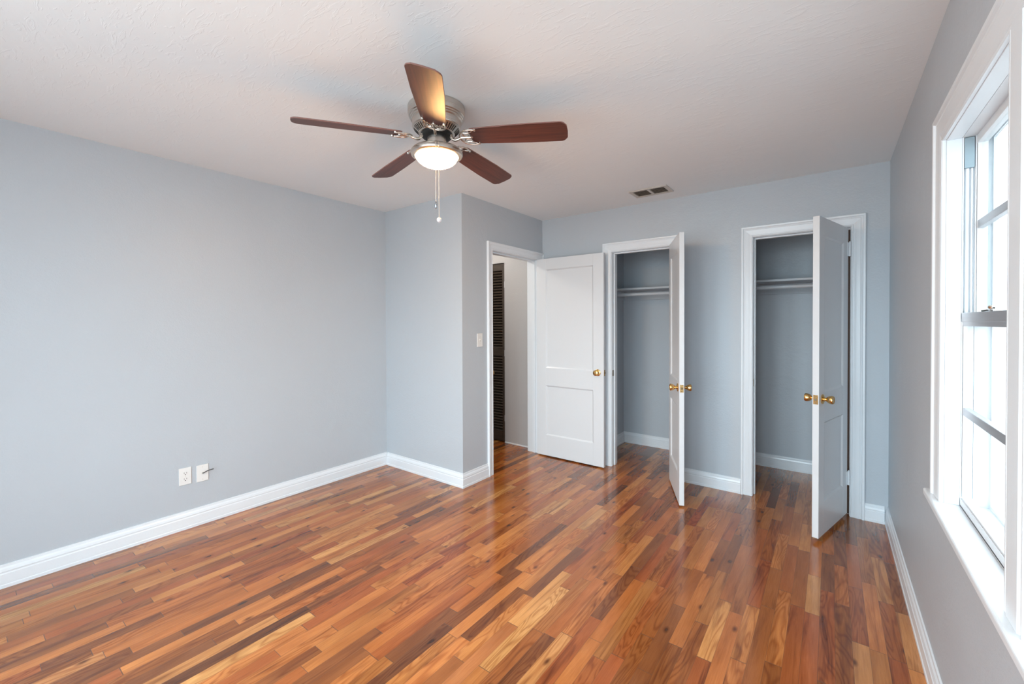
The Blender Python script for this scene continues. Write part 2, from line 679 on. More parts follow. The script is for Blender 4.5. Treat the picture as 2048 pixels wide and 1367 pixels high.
# hall
HY = 3.828
LX0, LX1, LZ = -3.72, -2.968, 2.046
bm = bmesh.new()
box(bm, LX1, XB - JD, HY, HY + 0.12, 0, H)
box(bm, -4.9, LX0, HY, HY + 0.12, 0, H)
box(bm, LX0, LX1, HY, HY + 0.12, LZ, H)
struct('wall_hall_far', bm, HALLW, 'warm grey hall wall seen through the doorway beside the dark louvered door', 'wall')
struct('wall_hall_end', B(-4.9, -4.8, YB + T, HY, 0, H), HALLW, 'warm grey wall at the far end of the hall', 'wall')
struct('wall_hall_near', B(-4.9, XL, YB, YB + T, 0, H), HALLW, 'warm grey near wall of the hall', 'wall')
bm = bmesh.new()
box(bm, LX0 - 0.1, LX1 + 0.1, 4.4, 4.5, 0, H)
box(bm, LX0 - 0.1, LX0, HY + 0.12, 4.4, 0, H)
box(bm, LX1, LX1 + 0.1, HY + 0.12, 4.4, 0, H)
struct('wall_linen_back', bm, HALLW, 'warm grey wall inside the linen closet behind the louvered door', 'wall')

# ------------------------------------------------------------------ baseboards
BP = [(0, 0), (0.0185, 0), (0.0185, 0.016), (0.0160, 0.019), (0.0160, 0.072), (0.0135, 0.076), (0.0135, 0.081), (0.0150, 0.085),
      (0.0120, 0.098), (0.0070, 0.106), (0.0060, 0.117), (0, 0.119)]


def baseboard(name, path, label):
    """path runs along the wall foot with the room on its left"""
    bm = bmesh.new()
    pts = [Vector((x, y, 0)) for x, y in path]
    n = len(pts)
    rings = []
    for i, p in enumerate(pts):
        d0 = (p - pts[i - 1]).normalized() if i else None
        d1 = (pts[i + 1] - p).normalized() if i < n - 1 else None
        L = lambda d: Vector((-d.y, d.x, 0))
        if d0 is None:
            s = L(d1)
        elif d1 is None:
            s = L(d0)
        else:
            s = L(d0) + L(d1)
            s = s / s.length_squared * 2
        rings.append([bm.verts.new(p + s * a + Vector((0, 0, z))) for a, z in BP])
    k = len(BP)
    for a, b in zip(rings, rings[1:]):
        for j in range(k):
            l = (j + 1) % k
            bm.faces.new((a[j], a[l], b[l], b[j]))
    bm.faces.new(rings[0])
    bm.faces.new(rings[-1])
    return struct(name, bm, TRIM, label, 'baseboard')


CW = 0.076
e = 0.0004
baseboard('baseboard_left', [(XL + e, YB - e), (XL + e, YS)][::1], 'long white baseboard under the outlet wall')
baseboard('baseboard_jog', [(XB + e, DY0 - CW + 0.002), (XB + e, YB - e), (XL + 0.019, YB - e)], 'white baseboard wrapping the boxed-out corner')
baseboard('baseboard_back', [(B0 - 0.085, YW - e), (A1 + 0.088, YW - e)], 'white baseboard between the two closet openings')
baseboard('baseboard_corner', [(XR - 0.019, YW - e), (B1 + 0.081, YW - e)], 'short white baseboard between the closet casing and the window wall')
baseboard('baseboard_right', [(XR - e, YS), (XR - e, YW - e)], 'white baseboard under the double window')
baseboard('baseboard_front', [(XL + 0.019, YS + e), (XR - 0.019, YS + e)], 'white baseboard behind the camera')
baseboard('baseboard_closet_hall_side', [(A1 - 0.02 + 0.3, CB - e), (-1.90 + e, CB - e), (-1.90 + e, YW + T)], 'white baseboard inside the closet nearer the hall')
baseboard('baseboard_closet_window_side', [(XR - e, CB - e), (-0.76 + e, CB - e), (-0.76 + e, YW + T)], 'white baseboard inside the closet nearer the window')
bm = bmesh.new()
box(bm, LX1 + 0.004, XB - JD - 0.004, HY - 0.012, HY - e, 0, 0.018)
struct('baseboard_hall', bm, TRIM, 'thin white quarter-round strip at the foot of the hall wall', 'baseboard', bevel=0.005)

# ------------------------------------------------------------------ casings and jambs


def casing_prof(W):
    q = [(0, 0), (0, 0.009), (0.004, 0.012), (0.009, 0.012), (0.012, 0.009), (0.018, 0.0095), (0.030, 0.012), (W - 0.030, 0.015), (W - 0.024, 0.013),
         (W - 0.018, 0.015), (W - 0.014, 0.021), (W - 0.004, 0.022), (W, 0.019), (W, 0)]
    return q


def casing_U(bm, pts, nrm, W, flip=False):
    sweep(bm, [((-a if flip else a), b) for a, b in casing_prof(W)], pts, nrm)


def doorway(name, label, kind, a0, a1, ztop, W, plane, depth, strike, off=1.0):
    """kind 'x': opening in a wall whose face is y=plane (room at smaller y); kind 'y': face is x=plane (room at larger x)"""
    root = tag(empty(name), label, 'door frame', kind='structure')
    bm = bmesh.new()
    if kind == 'x':
        nrm = (0, -1, 0)
        pth = [(a0 - 0.003, plane - e, 0.0), (a0 - 0.003, plane - e, ztop + 0.003), (a1 + 0.003, plane - e, ztop + 0.003), (a1 + 0.003, plane - e, 0.0)]
    else:
        nrm = (1, 0, 0)
        pth = [(plane + e, a0 - 0.003, 0.0), (plane + e, a0 - 0.003, ztop + 0.003), (plane + e, a1 + 0.003, ztop + 0.003), (plane + e, a1 + 0.003, 0.0)]
    casing_U(bm, pth, nrm, W, flip=False)
    obj('casing', bm, TRIM, root)
    bm = bmesh.new()
    J = 0.018

    def bx(a, b_, d0, d1, z0, z1):
        if kind == 'x':
            box(bm, a, b_, plane + d0, plane + d1, z0, z1)
        else:
            box(bm, plane - d1, plane - d0, a, b_, z0, z1)
    bx(a0 - J, a0, 0.0, depth, 0, ztop)
    bx(a1, a1 + J, 0.0, depth, 0, ztop)
    bx(a0 - J, a1 + J, 0.0, depth, ztop, ztop + J)
    obj('jamb', bm, TRIM, root, bevel=0.0015)
    bm = bmesh.new()
    bx(a0, a0 + 0.011, 0.042, 0.078, 0, ztop - 0.011)
    bx(a1 - 0.011, a1, 0.042, 0.078, 0, ztop - 0.011)
    bx(a0, a1, 0.042, 0.078, ztop - 0.011, ztop)
    obj('door_stop', bm, TRIM, root, bevel=0.002)
    if strike is not None:
        bm = bmesh.new()
        if kind == 'x':
            box(bm, a0, a0 + 0.0016, plane + 0.006, plane + 0.034, strike - 0.028, strike + 0.028)
        else:
            box(bm, plane - 0.034, plane - 0.006, a0, a0 + 0.0016, strike - 0.028, strike + 0.028)
        obj('strike_plate', bm, OLDBR, root)['label'] = 'tarnished metal strike plate'
    return root


doorway('trim_1', 'white casing and jamb of the hall doorway', 'y', DY0, DY1, DZ, 0.071, XB, JD, 0.90)
doorway('trim_2', 'white casing and jamb of the closet opening nearer the hall', 'x', A0, A1, CZ, 0.086, YW, T, 0.885)
rt3 = doorway('trim_3', 'white casing and jamb of the closet opening nearer the window', 'x', B0, B1, CZ, 0.080, YW, T, 0.89)

bm = bmesh.new()  # dark strip over the stop face, paints shade into the hinge gap
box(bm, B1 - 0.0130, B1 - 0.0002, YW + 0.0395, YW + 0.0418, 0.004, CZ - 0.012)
obj('gap_shade_strip', bm, mat('gap_shade_brown', (0.10, 0.062, 0.045), 0.6)[0], rt3)['label'] = 'dark brown strip imitating the shade in the hinge gap'

# ------------------------------------------------------------------ door leaves


def leaf_bm(w, z0, z1, th, stile, rows):
    """local: x 0..w from the hinge, y 0..th (0 = the face on the pin's side), rows = [(z0,z1)] panels"""
    bm = bmesh.new()
    x0, x1 = stile, w - stile
    box(bm, 0, x0, 0, th, z0, z1)
    box(bm, x1, w, 0, th, z0, z1)
    zz = [z0]
    for a, b_ in rows:
        zz += [a, b_]
    zz.append(z1)
    for i in range(0, len(zz), 2):
        box(bm, x0, x1, 0, th, zz[i], zz[i + 1])
    dp, bw = 0.010, 0.012
    for a, b_ in rows:
        for f, s in ((0, 1), (th, -1)):
            o_ = [(x0, a), (x1, a), (x1, b_), (x0, b_)]
            m_ = [(x0 + 0.004, a + 0.004), (x1 - 0.004, a + 0.004), (x1 - 0.004, b_ - 0.004), (x0 + 0.004, b_ - 0.004)]
            i_ = [(x0 + bw, a + bw), (x1 - bw, a + bw), (x1 - bw, b_ - bw), (x0 + bw, b_ - bw)]
            vo = [bm.verts.new((x, f, z)) for x, z in o_]
            vm = [bm.verts.new((x, f + s * 0.003, z)) for x, z in m_]
            vi = [bm.verts.new((x, f + s * dp, z)) for x, z in i_]
            for k in range(4):
                l = (k + 1) % 4
                bm.faces.new((vo[k], vo[l], vm[l], vm[k]))
                bm.faces.new((vm[k], vm[l], vi[l], vi[k]))
            bm.faces.new(vi)
    return bm


def knob(parent, x, y, z, side, style='tulip'):
    """axis along local y, side=-1 points to -y"""
    k = obj_knob(style)
    Mx = Matrix.Translation((x, y, z)) @ Matrix.Rotation(-side * PI / 2, 4, 'X')
    bm = bmesh.new()
    lathe(bm, k, 36, Mx)
    o = obj('door_knob', bm, BRASS, parent, smooth=True)
    o['label'] = 'polished brass knob on a round rose'
    return o


def obj_knob(style):
    if style == 'tulip':
        return [(0.0, 0.0), (0.030, 0.0), (0.031, 0.003), (0.029, 0.006), (0.021, 0.008), (0.013, 0.012), (0.0105, 0.016), (0.0105, 0.020), (0.0125, 0.023),
                (0.0180, 0.028), (0.0225, 0.036), (0.0250, 0.046), (0.0255, 0.054), (0.0235, 0.058), (0.0220, 0.0585), (0.0205, 0.0565), (0.0, 0.0560)]
    return [(0.0, 0.0), (0.031, 0.0), (0.032, 0.003), (0.029, 0.006), (0.016, 0.008), (0.012, 0.014), (0.012, 0.020), (0.018, 0.025), (0.0255, 0.033),
            (0.0275, 0.041), (0.0250, 0.048), (0.0170, 0.0525), (0.010, 0.0530), (0.0085, 0.0500), (0.0, 0.0500)]


def door(name, label, pin, d, w, z0, z1, stile, rows, kz, style='tulip', hz=(1.87, 0.275), gap=0.006):
    """pin: hinge corner; d: unit direction from hinge to free edge. local x = d, local y = closet/hall side, z up"""
    d = Vector((d[0], d[1])).normalized()
    ang = math.atan2(d.y, d.x)
    root = empty(name, (pin[0], pin[1], 0), ang)
    # local +y must be the side (d.y, -d.x): that is a reflection, so the leaf is built with y negated
    tag(root, label, 'door', kind='structure')
    th = 0.035
    bm = leaf_bm(w - gap, z0, z1, th, stile, rows)
    for v in bm.verts:
        v.co.y = -v.co.y
        v.co.x += gap
    obj('leaf', bm, DOORP, root, bevel=0.001, seg=1)
    kx = w - 0.062
    knob(root, kx, 0.0, kz, 1, style)
    knob(root, kx, -th, kz, -1, style)
    bm = bmesh.new()
    yc = -th / 2
    box(bm, w - 0.0005, w + 0.0012, yc - 0.0125, yc + 0.0125, kz - 0.0285, kz + 0.0285)
    o = obj('latch_plate', bm, BRASS, root, bevel=0.0006, seg=1)
    o['label'] = 'brass latch plate on the door edge'
    bm = bmesh.new()
    lathe(bm, [(0.0075, 0), (0.0075, 0.0016)], 20, Matrix.Translation((w + 0.0008, yc, kz)) @ Matrix.Rotation(PI / 2, 4, 'Y'))
    box(bm, w + 0.0008, w + 0.009, yc - 0.004, yc + 0.006, kz - 0.006, kz + 0.006)
    obj('latch_bolt', bm, OLDBR, o, smooth=False)
    bm = bmesh.new()
    for s in (-0.021, 0.021):
        lathe(bm, [(0.003, 0), (0.003, 0.0008)], 12, Matrix.Translation((w + 0.0012, yc, kz + s)) @ Matrix.Rotation(PI / 2, 4, 'Y'))
    obj('plate_screws', bm, OLDBR, o)
    for z in hz:
        bm = bmesh.new()
        for q in range(5):
            lathe(bm, [(0.0062, -0.0092), (0.0062, 0.0092)], 14, Matrix.Translation((0.002, 0.0085, z + (q - 2) * 0.0195)))
        lathe(bm, [(0.0, 0.005), (0.0045, 0.003), (0.0045, -0.002)], 14, Matrix.Translation((0.002, 0.0085, z + 0.051)))
        box(bm, 0.002, 0.026, -0.0008, 0.0022, z - 0.047, z + 0.047)
        box(bm, -0.003, 0.006, 0.001, 0.009, z - 0.047, z + 0.047)
        box(bm, gap - 0.002, gap, -th + 0.006, -0.001, z - 0.047, z + 0.047)
        h = obj('hinge', bm, TRIM, root)
        h['label'] = 'hinge painted white'
    return root


door('door_1', 'white two-panel door folded open against the back wall beside the hall doorway', (XB + 0.002, 3.7225), (1, -0.004), 0.750, 0.012, 2.016, 0.108,
     [(0.222, 0.728), (0.908, 1.906)], 0.896, 'ball')
door('door_2', 'white two-panel closet door seen nearly edge-on, swung out of the closet nearer the hall', (A1 + 0.001, 3.789), (0.402, -0.915), 0.567, 0.012, 2.030, 0.092,
     [(0.235, 0.735), (0.925, 1.905)], 0.878)
door('door_3', 'white two-panel closet door swung open from the closet nearer the window', (0.0965, 3.789), (-0.2633, -0.9647), 0.5835, 0.028, 2.018, 0.098,
     [(0.235, 0.735), (0.925, 1.905)], 0.886)

# ------------------------------------------------------------------ louvered door in the hall
lr = tag(empty('door_4', (LX1 - 0.004, HY + 0.010, 0)), 'dark stained louvered door seen through the hall doorway', 'door', kind='structure')
lw = 0.372


def louvered(x0, parent):
    bm = bmesh.new()
    box(bm, x0 - lw, x0 - lw + 0.036, 0, 0.028, 0.012, LZ - 0.008)
    box(bm, x0 - 0.036, x0, 0, 0.028, 0.012, LZ - 0.008)
    for a, b_ in ((0.012, 0.125), (0.985, 1.075), (LZ - 0.085, LZ - 0.008)):
        box(bm, x0 - lw + 0.036, x0 - 0.036, 0, 0.028, a, b_)
    obj('frame', bm, LOUV, parent, bevel=0.002)
    bm = bmesh.new()
    for a, b_ in ((0.125, 0.985), (1.075, LZ - 0.085)):
        n = int((b_ - a) / 0.031)
        for i in range(n):
            z = a + (i + 0.5) * (b_ - a) / n
            Mx = Matrix.Translation((0, 0.014, z)) @ Matrix.Rotation(math.radians(42), 4, 'X')
            box(bm, x0 - lw + 0.034, x0 - 0.034, -0.0195, 0.0195, -0.0032, 0.0032, Mx)
    obj('louver_slats', bm, LOUV, parent)


louvered(0, lr)
louvered(-lw - 0.003, lr)
bm = bmesh.new()
lathe(bm, obj_knob('ball'), 28, Matrix.Translation((-0.186, 0, 0.785)) @ Matrix.Rotation(PI / 2, 4, 'X'))
obj('door_knob', bm, BRASS, lr, smooth=True)['label'] = 'small brass knob'
bm = bmesh.new()
for z in (1.80, 0.28, 1.02):
    box(bm, -0.002, 0.006, -0.006, 0.004, z - 0.035, z + 0.035)
obj('hinges', bm, TRIM, lr)['label'] = 'white painted hinges'

# ------------------------------------------------------------------ closet shelves and rods


def closet_fit(x0, x1, which, sz):
    s = tag(obj('closet_shelf', B(x0 + e, x1 - e, 4.35, CB - e, sz - 0.010, sz + 0.010), SHELFP, bevel=0.002),
            'painted shelf across the closet nearer the %s' % which, 'shelf')
    bm = bmesh.new()
    box(bm, x0 + e, x0 + 0.019, YW + T + 0.18, CB - e, sz - 0.105, sz - 0.0105)
    box(bm, x1 - 0.019, x1 - e, YW + T + 0.18, CB - e, sz - 0.105, sz - 0.0105)
    box(bm, x0 + 0.019, x1 - 0.019, CB - 0.019, CB - e, sz - 0.105, sz - 0.0105)
    tag(obj('shelf_cleat', bm, WALL, bevel=0.001), 'grey painted support cleat under the shelf of the closet nearer the %s' % which, 'shelf support')
    bm = bmesh.new()
    tube(bm, [(x0 + 0.0195, 4.30, sz - 0.063), (x1 - 0.0195, 4.30, sz - 0.063)], 0.0165, 24)
    tag(obj('clothes_rod', bm, SHELFP, smooth=True), 'round hanging rod in the closet nearer the %s' % which, 'clothes rod')


closet_fit(-1.90, -0.86, 'hall', 1.718)
closet_fit(-0.76, XR, 'window', 1.728)

# ------------------------------------------------------------------ windows in the right wall
# wood liner (jambs, head, mullion post) and casing
tr = tag(empty('trim_4'), 'wide white casing around the double window with its centre mullion', 'window trim', kind='structure')
bm = bmesh.new()
WYa, WYb = 0.570, 2.060
sweep(bm, casing_prof(0.10), [(XR - e, WYb + 0.003, WZ0 + 0.0255), (XR - e, WYb + 0.003, WZ1 + 0.003), (XR - e, WYa - 0.003, WZ1 + 0.003), (XR - e, WYa - 0.003, WZ0 + 0.0255)], (-1, 0, 0))
obj('casing', bm, TRIM, tr)
bm = bmesh.new()
# mullion casing: moulded on both edges
mp_ = [(0, 0), (0, 0.009), (0.004, 0.012), (0.009, 0.012), (0.013, 0.010), (0.020, 0.010), (0.024, 0.014), (0.090, 0.014), (0.094, 0.010), (0.101, 0.010), (0.105, 0.012),
       (0.110, 0.012), (0.114, 0.009), (0.114, 0)]
sweep(bm, mp_, [(XR - e, 1.258, WZ0 + 0.0255), (XR - e, 1.258, WZ1 + 0.002)], (-1, 0, 0))
mo = obj('mullion_casing', bm, TRIM, tr)
bm = bmesh.new()
box(bm, XR, XR + 0.038, 2.060, 2.080, WZ0 + 0.0255, WZ1)
box(bm, XR, XR + 0.038, 0.550, 0.570, WZ0 + 0.0255, WZ1)
box(bm, XR, XR + 0.038, 0.550, 2.080, WZ1, WZ1 + 0.02)
box(bm, XR, XR + T, 1.260, 1.370, WZ0 + 0.0255, WZ1)
box(bm, XR + 0.038, XR + T, 2.074, 2.080, WZ0, WZ1)
box(bm, XR + 0.038, XR + T, 0.550, 0.556, WZ0, WZ1)
box(bm, XR + 0.038, XR + T, 0.550, 2.080, WZ1 + 0.012, WZ1 + 0.02)
obj('jamb', bm, TRIM, tr, bevel=0.001)
st = B(0.280, XR + 0.040, 0.420, 2.212, WZ0, WZ0 + 0.025)
struct('trim_5', st, TRIM, 'white window stool running under the double window', 'window sill', bevel=0.006, seg=3)


def window(name, label, y0, y1, first):
    root = tag(empty(name, (0, 0, 0)), label, 'window', kind='structure')
    xf = XR + 0.038
    a, b_ = y0 + 0.001, y1 - 0.001
    if first:
        b_ = y1 + 0.013
    else:
        a = y0 - 0.013
    zb, zt = WZ0 + 0.026, WZ1 + 0.011
    bm = bmesh.new()
    # outer metal frame with two channels on each side
    for s, yy in ((1, a), (-1, b_)):
        y_in = yy + s * 0.004
        lo, hi = min(yy, y_in), max(yy, y_in)
        box(bm, xf, XR + T, lo, hi, zb, zt)
        for xx in (xf, xf + 0.030, XR + T - 0.004):
            y2 = yy + s * 0.016
            box(bm, xx, xx + 0.003, min(yy, y2), max(yy, y2), zb, zt)
    box(bm, xf, XR + T, a, b_, zt - 0.012, zt)
    box(bm, xf, XR + T, a, b_, zb - 0.026, zb + 0.004)
    box(bm, xf, xf + 0.002, a, b_, zb, zb + 0.026)
    obj('frame', bm, ALUW, root)
    zm = 1.376

    def sash(nm, x0, z0, z1, rail_b, rail_t, zmid):
        sb = bmesh.new()
        sw = 0.014
        box(sb, x0, x0 + 0.024, a + 0.006, a + 0.006 + sw, z0, z1)
        box(sb, x0, x0 + 0.024, b_ - 0.006 - sw, b_ - 0.006, z0, z1)
        so = obj(nm, sb, ALUW, root, bevel=0.001, seg=1)
        rb = bmesh.new()
        box(rb, x0 - 0.001, x0 + 0.025, a + 0.005, b_ - 0.005, z0, z0 + rail_b)
        obj('bottom_rail', rb, ALUW if nm == 'lower_sash' else ALU, so, bevel=0.001, seg=1)
        rb = bmesh.new()
        box(rb, x0 - 0.001, x0 + 0.025, a + 0.005, b_ - 0.005, z1 - rail_t, z1)
        if nm == 'lower_sash':
            box(rb, x0 - 0.004, x0 + 0.02, a + 0.005, b_ - 0.005, z1 - rail_t * 0.68, z1)
        obj('top_rail', rb, ALU if nm == 'lower_sash' else ALUW, so, bevel=0.001, seg=1)
        mb = bmesh.new()
        box(mb, x0 + 0.001, x0 + 0.019, a + 0.018, b_ - 0.018, zmid - 0.013, zmid + 0.013)
        obj('muntin', mb, ALU, so, bevel=0.001, seg=1)
        gb = bmesh.new()
        for p, q in ((z0 + rail_b, zmid - 0.011), (zmid + 0.011, z1 - rail_t)):
            box(gb, x0 + 0.010, x0 + 0.013, a + 0.02, b_ - 0.02, p, q)
        obj('glass', gb, GLASS, so)
        return so
    lo = sash('lower_sash', xf + 0.004, zb + 0.002, zm + 0.022, 0.030, 0.044, 1.066)
    hi = sash('upper_sash', xf + 0.034, zm - 0.02, zt - 0.010, 0.03, 0.028, 1.690)
    # dimming screen added outside in a thin metal frame to cut the daylight
    bm = bmesh.new()
    xs = XR + T - 0.012
    for y_a, y_b, z_a, z_b in ((a + 0.004, a + 0.020, zb, zt - 0.012), (b_ - 0.020, b_ - 0.004, zb, zt - 0.012), (a + 0.020, b_ - 0.020, zb, zb + 0.016), (a + 0.020, b_ - 0.020, zt - 0.028, zt - 0.012)):
        box(bm, xs, xs + 0.007, y_a, y_b, z_a, z_b)
    sf = obj('dim_screen_frame', bm, ALUW, root)
    obj('added_dim_screen', B(xs + 0.003, xs + 0.0034, a + 0.020, b_ - 0.020, zb + 0.016, zt - 0.028), SCREEN, sf)
    # pull latch standing on the meeting rail
    bm = bmesh.new()
    yl = (a + b_) / 2 + 0.05
    tube(bm, [(xf + 0.012, yl + 0.10, zm + 0.026), (xf + 0.010, yl + 0.02, zm + 0.028), (xf + 0.004, yl - 0.03, zm + 0.024), (xf - 0.004, yl - 0.07, zm + 0.030)],
         [0.0035, 0.004, 0.0035, 0.003], 8)
    lathe(bm, [(0.0, -0.006), (0.006, -0.004), (0.0075, 0), (0.006, 0.004), (0.0, 0.006)], 14, Matrix.Translation((xf - 0.005, yl - 0.075, zm + 0.032)))
    obj('sash_latch', bm, BRIGHTN, lo, smooth=True)
    # sash balances in the side channels above the lower sash
    for s, yy in ((1, a), (-1, b_)):
        y2 = yy + s * 0.017
        bm = bmesh.new()
        box(bm, xf + 0.004, xf + 0.028, min(yy + s * 0.004, y2), max(yy + s * 0.004, y2), zt - 0.115, zt - 0.014)
        bo = obj('balance_bracket', bm, BALM, root, bevel=0.001, seg=1)
        bo['label'] = 'blue-grey plastic sash balance bracket'
        bm = bmesh.new()
        tube(bm, [(xf + 0.012, yy + s * 0.010, zm + 0.02), (xf + 0.012, yy + s * 0.010, zt - 0.116)], 0.0045, 10)
        tube(bm, [(xf + 0.023, yy + s * 0.010, zm + 0.02), (xf + 0.023, yy + s * 0.010, zt - 0.116)], 0.0025, 8)
        obj('balance_tube', bm, ALUW, bo)
    return root


window('window_1', 'tall single-hung window on the far side of the mullion', WY[0][0], WY[0][1], True)
window('window_2', 'tall single-hung window on the near side of the mullion, outside the picture edge', WY[1][0], WY[1][1], False)

# unseen windows behind the camera, added and sized to light the room
for i, (a, b_) in enumerate(SX):
    root = tag(empty('window_%d' % (3 + i)), 'added plain sash window lighting the room from behind the camera, %s' % (('nearest the outlet wall', 'middle one of three', 'nearest the window wall')[i]), 'window', kind='structure')
    bm = bmesh.new()
    y0, y1 = YS - 0.09, YS - 0.05
    box(bm, a, a + 0.035, y0, y1, SZ0, SZ1)
    box(bm, b_ - 0.035, b_, y0, y1, SZ0, SZ1)
    for z0, z1 in ((SZ0, SZ0 + 0.05), (1.33, 1.375), (SZ1 - 0.04, SZ1)):
        box(bm, a + 0.035, b_ - 0.035, y0, y1, z0, z1)
    obj('sash', bm, TRIM, root)
    bm = bmesh.new()
    box(bm, a + 0.035, b_ - 0.035, YS - 0.072, YS - 0.069, SZ0 + 0.05, 1.33)
    box(bm, a + 0.035, b_ - 0.035, YS - 0.072, YS - 0.069, 1.375, SZ1 - 0.04)
    obj('glass', bm, GLASS, root)
    bm = bmesh.new()
    sweep(bm, casing_prof(0.072), [(a, YS + e, SZ0 - 0.02), (a, YS + e, SZ1), (b_, YS + e, SZ1), (b_, YS + e, SZ0 - 0.02)][::-1], (0, 1, 0))
    box(bm, a - 0.07, b_ + 0.07, YS - 0.05, YS + 0.04, SZ0 - 0.045, SZ0 - 0.021)
    obj('casing', bm, TRIM, root)

# ------------------------------------------------------------------ ceiling fan
FX, FY = -1.577, 1.489
fan = tag(empty('ceiling_fan', (FX, FY, H)), 'brushed nickel ceiling fan with five dark walnut blades and a lit bowl lamp', 'ceiling fan')


def zl(z):
    return z - H


bm = bmesh.new()
lathe(bm, [(0.138, zl(H - 0.0005)), (0.1405, zl(2.436)), (0.1405, zl(2.402)), (0.1375, zl(2.398)), (0.1375, zl(2.392)), (0.1325, zl(2.389)), (0.1325, zl(2.383)), (0.1275, zl(2.380)),
           (0.1275, zl(2.374)), (0.1200, zl(2.370)), (0.1195, zl(2.340)), (0.1190, zl(2.338)), (0.1165, zl(2.335)), (0.1150, zl(2.334)), (0.0860, zl(2.307)), (0.060, zl(2.307)), (0.0, zl(2.307))], 72)
# dark slots of the cooling grille on the tapered lower edge
for i in range(50):
    a = 2 * PI * i / 50
    if i % 10 in (0,):
        continue
    Mx = Matrix.Rotation(a + 0.35, 4, 'Z') @ Matrix.Translation((0.1008, 0, zl(2.3207))) @ Matrix.Rotation(math.radians(-43), 4, 'Y')
    box(bm, -0.0150, 0.0150, -0.0024, 0.0024, -0.0012, 0.0012, Mx, mi=1)
obj('motor_housing', bm, [NICKEL, DARK], fan, smooth=True)
bm = bmesh.new()
lathe(bm, [(0.078, zl(2.3075)), (0.078, zl(2.300)), (0.070, zl(2.292)), (0.046, zl(2.288)), (0, zl(2.288))], 40)
obj('hub', bm, BLACK, fan, smooth=True)['label'] = 'black hub under the motor'
bm = bmesh.new()
lathe(bm, [(0.0, zl(2.292)), (0.046, zl(2.292)), (0.047, zl(2.286)), (0.047, zl(2.242)), (0.0, zl(2.242))], 40)
obj('neck', bm, NICKEL, fan, smooth=True)
bm = bmesh.new()
lathe(bm, [(0.0, zl(2.246)), (0.060, zl(2.244)), (0.095, zl(2.238)), (0.118, zl(2.229)), (0.127, zl(2.219)), (0.129, zl(2.211)), (0.126, zl(2.202)), (0.118, zl(2.197)), (0.107, zl(2.196)),
           (0.104, zl(2.203)), (0.0, zl(2.205))], 72)
obj('light_fitter', bm, NICKEL, fan, smooth=True)
bm = bmesh.new()
pr = []
for i in range(13):
    t_ = i / 12 * PI / 2
    pr.append((0.1045 * math.cos(t_), zl(2.2025) - 0.058 * math.sin(t_)))
lathe(bm, [(0.098, zl(2.2035))] + pr[:-1] + [(0, zl(2.2025) - 0.058)], 64, caps=False)
obj('glass_bowl', bm, BOWL, fan, smooth=True)['label'] = 'glowing frosted glass bowl'

DROOP = math.radians(2.7)
ZB = zl(2.2923)
PITCH = math.radians(13)


def blade_bm():
    # outline in local x (radius), y (width)
    r0, r1 = 0.175, 0.645
    out = []
    w0, w1 = 0.056, 0.068
    n = 8
    # root end slightly rounded, tip with rounded corners
    def half(x):
        return w0 + (w1 - w0) * min(1, (x - r0) / 0.28)
    top = []
    cr0, cr1 = 0.018, 0.030
    for i in range(n + 1):
        a = PI - (PI / 2) * i / n
        top.append((r0 + cr0 + cr0 * math.cos(a), half(r0) - cr0 + cr0 * math.sin(a)))
    for x in (0.28, 0.38, 0.46, 0.55):
        top.append((x, half(x)))
    for i in range(n + 1):
        a = PI / 2 - (PI / 2) * i / n
        top.append((r1 - cr1 + cr1 * math.cos(a) + 0.0, w1 - cr1 + cr1 * math.sin(a)))
    # gently bowed tip
    top = [(x + (0.008 * (1 - abs(y) / w1) if x > r1 - 0.002 else 0), y) for x, y in top]
    pts = top + [(r1 + 0.006, 0.0)] + [(x, -y) for x, y in reversed(top)]
    bm = bmesh.new()
    th = 0.0055
    lo = [bm.verts.new((x, y, -th / 2)) for x, y in pts]
    hi = [bm.verts.new((x, y, th / 2)) for x, y in pts]
    bm.faces.new(lo)
    bm.faces.new(hi)
    k = len(pts)
    for i in range(k):
        j = (i + 1) % k
        bm.faces.new((lo[i], lo[j], hi[j], hi[i])).material_index = 1
    return bm


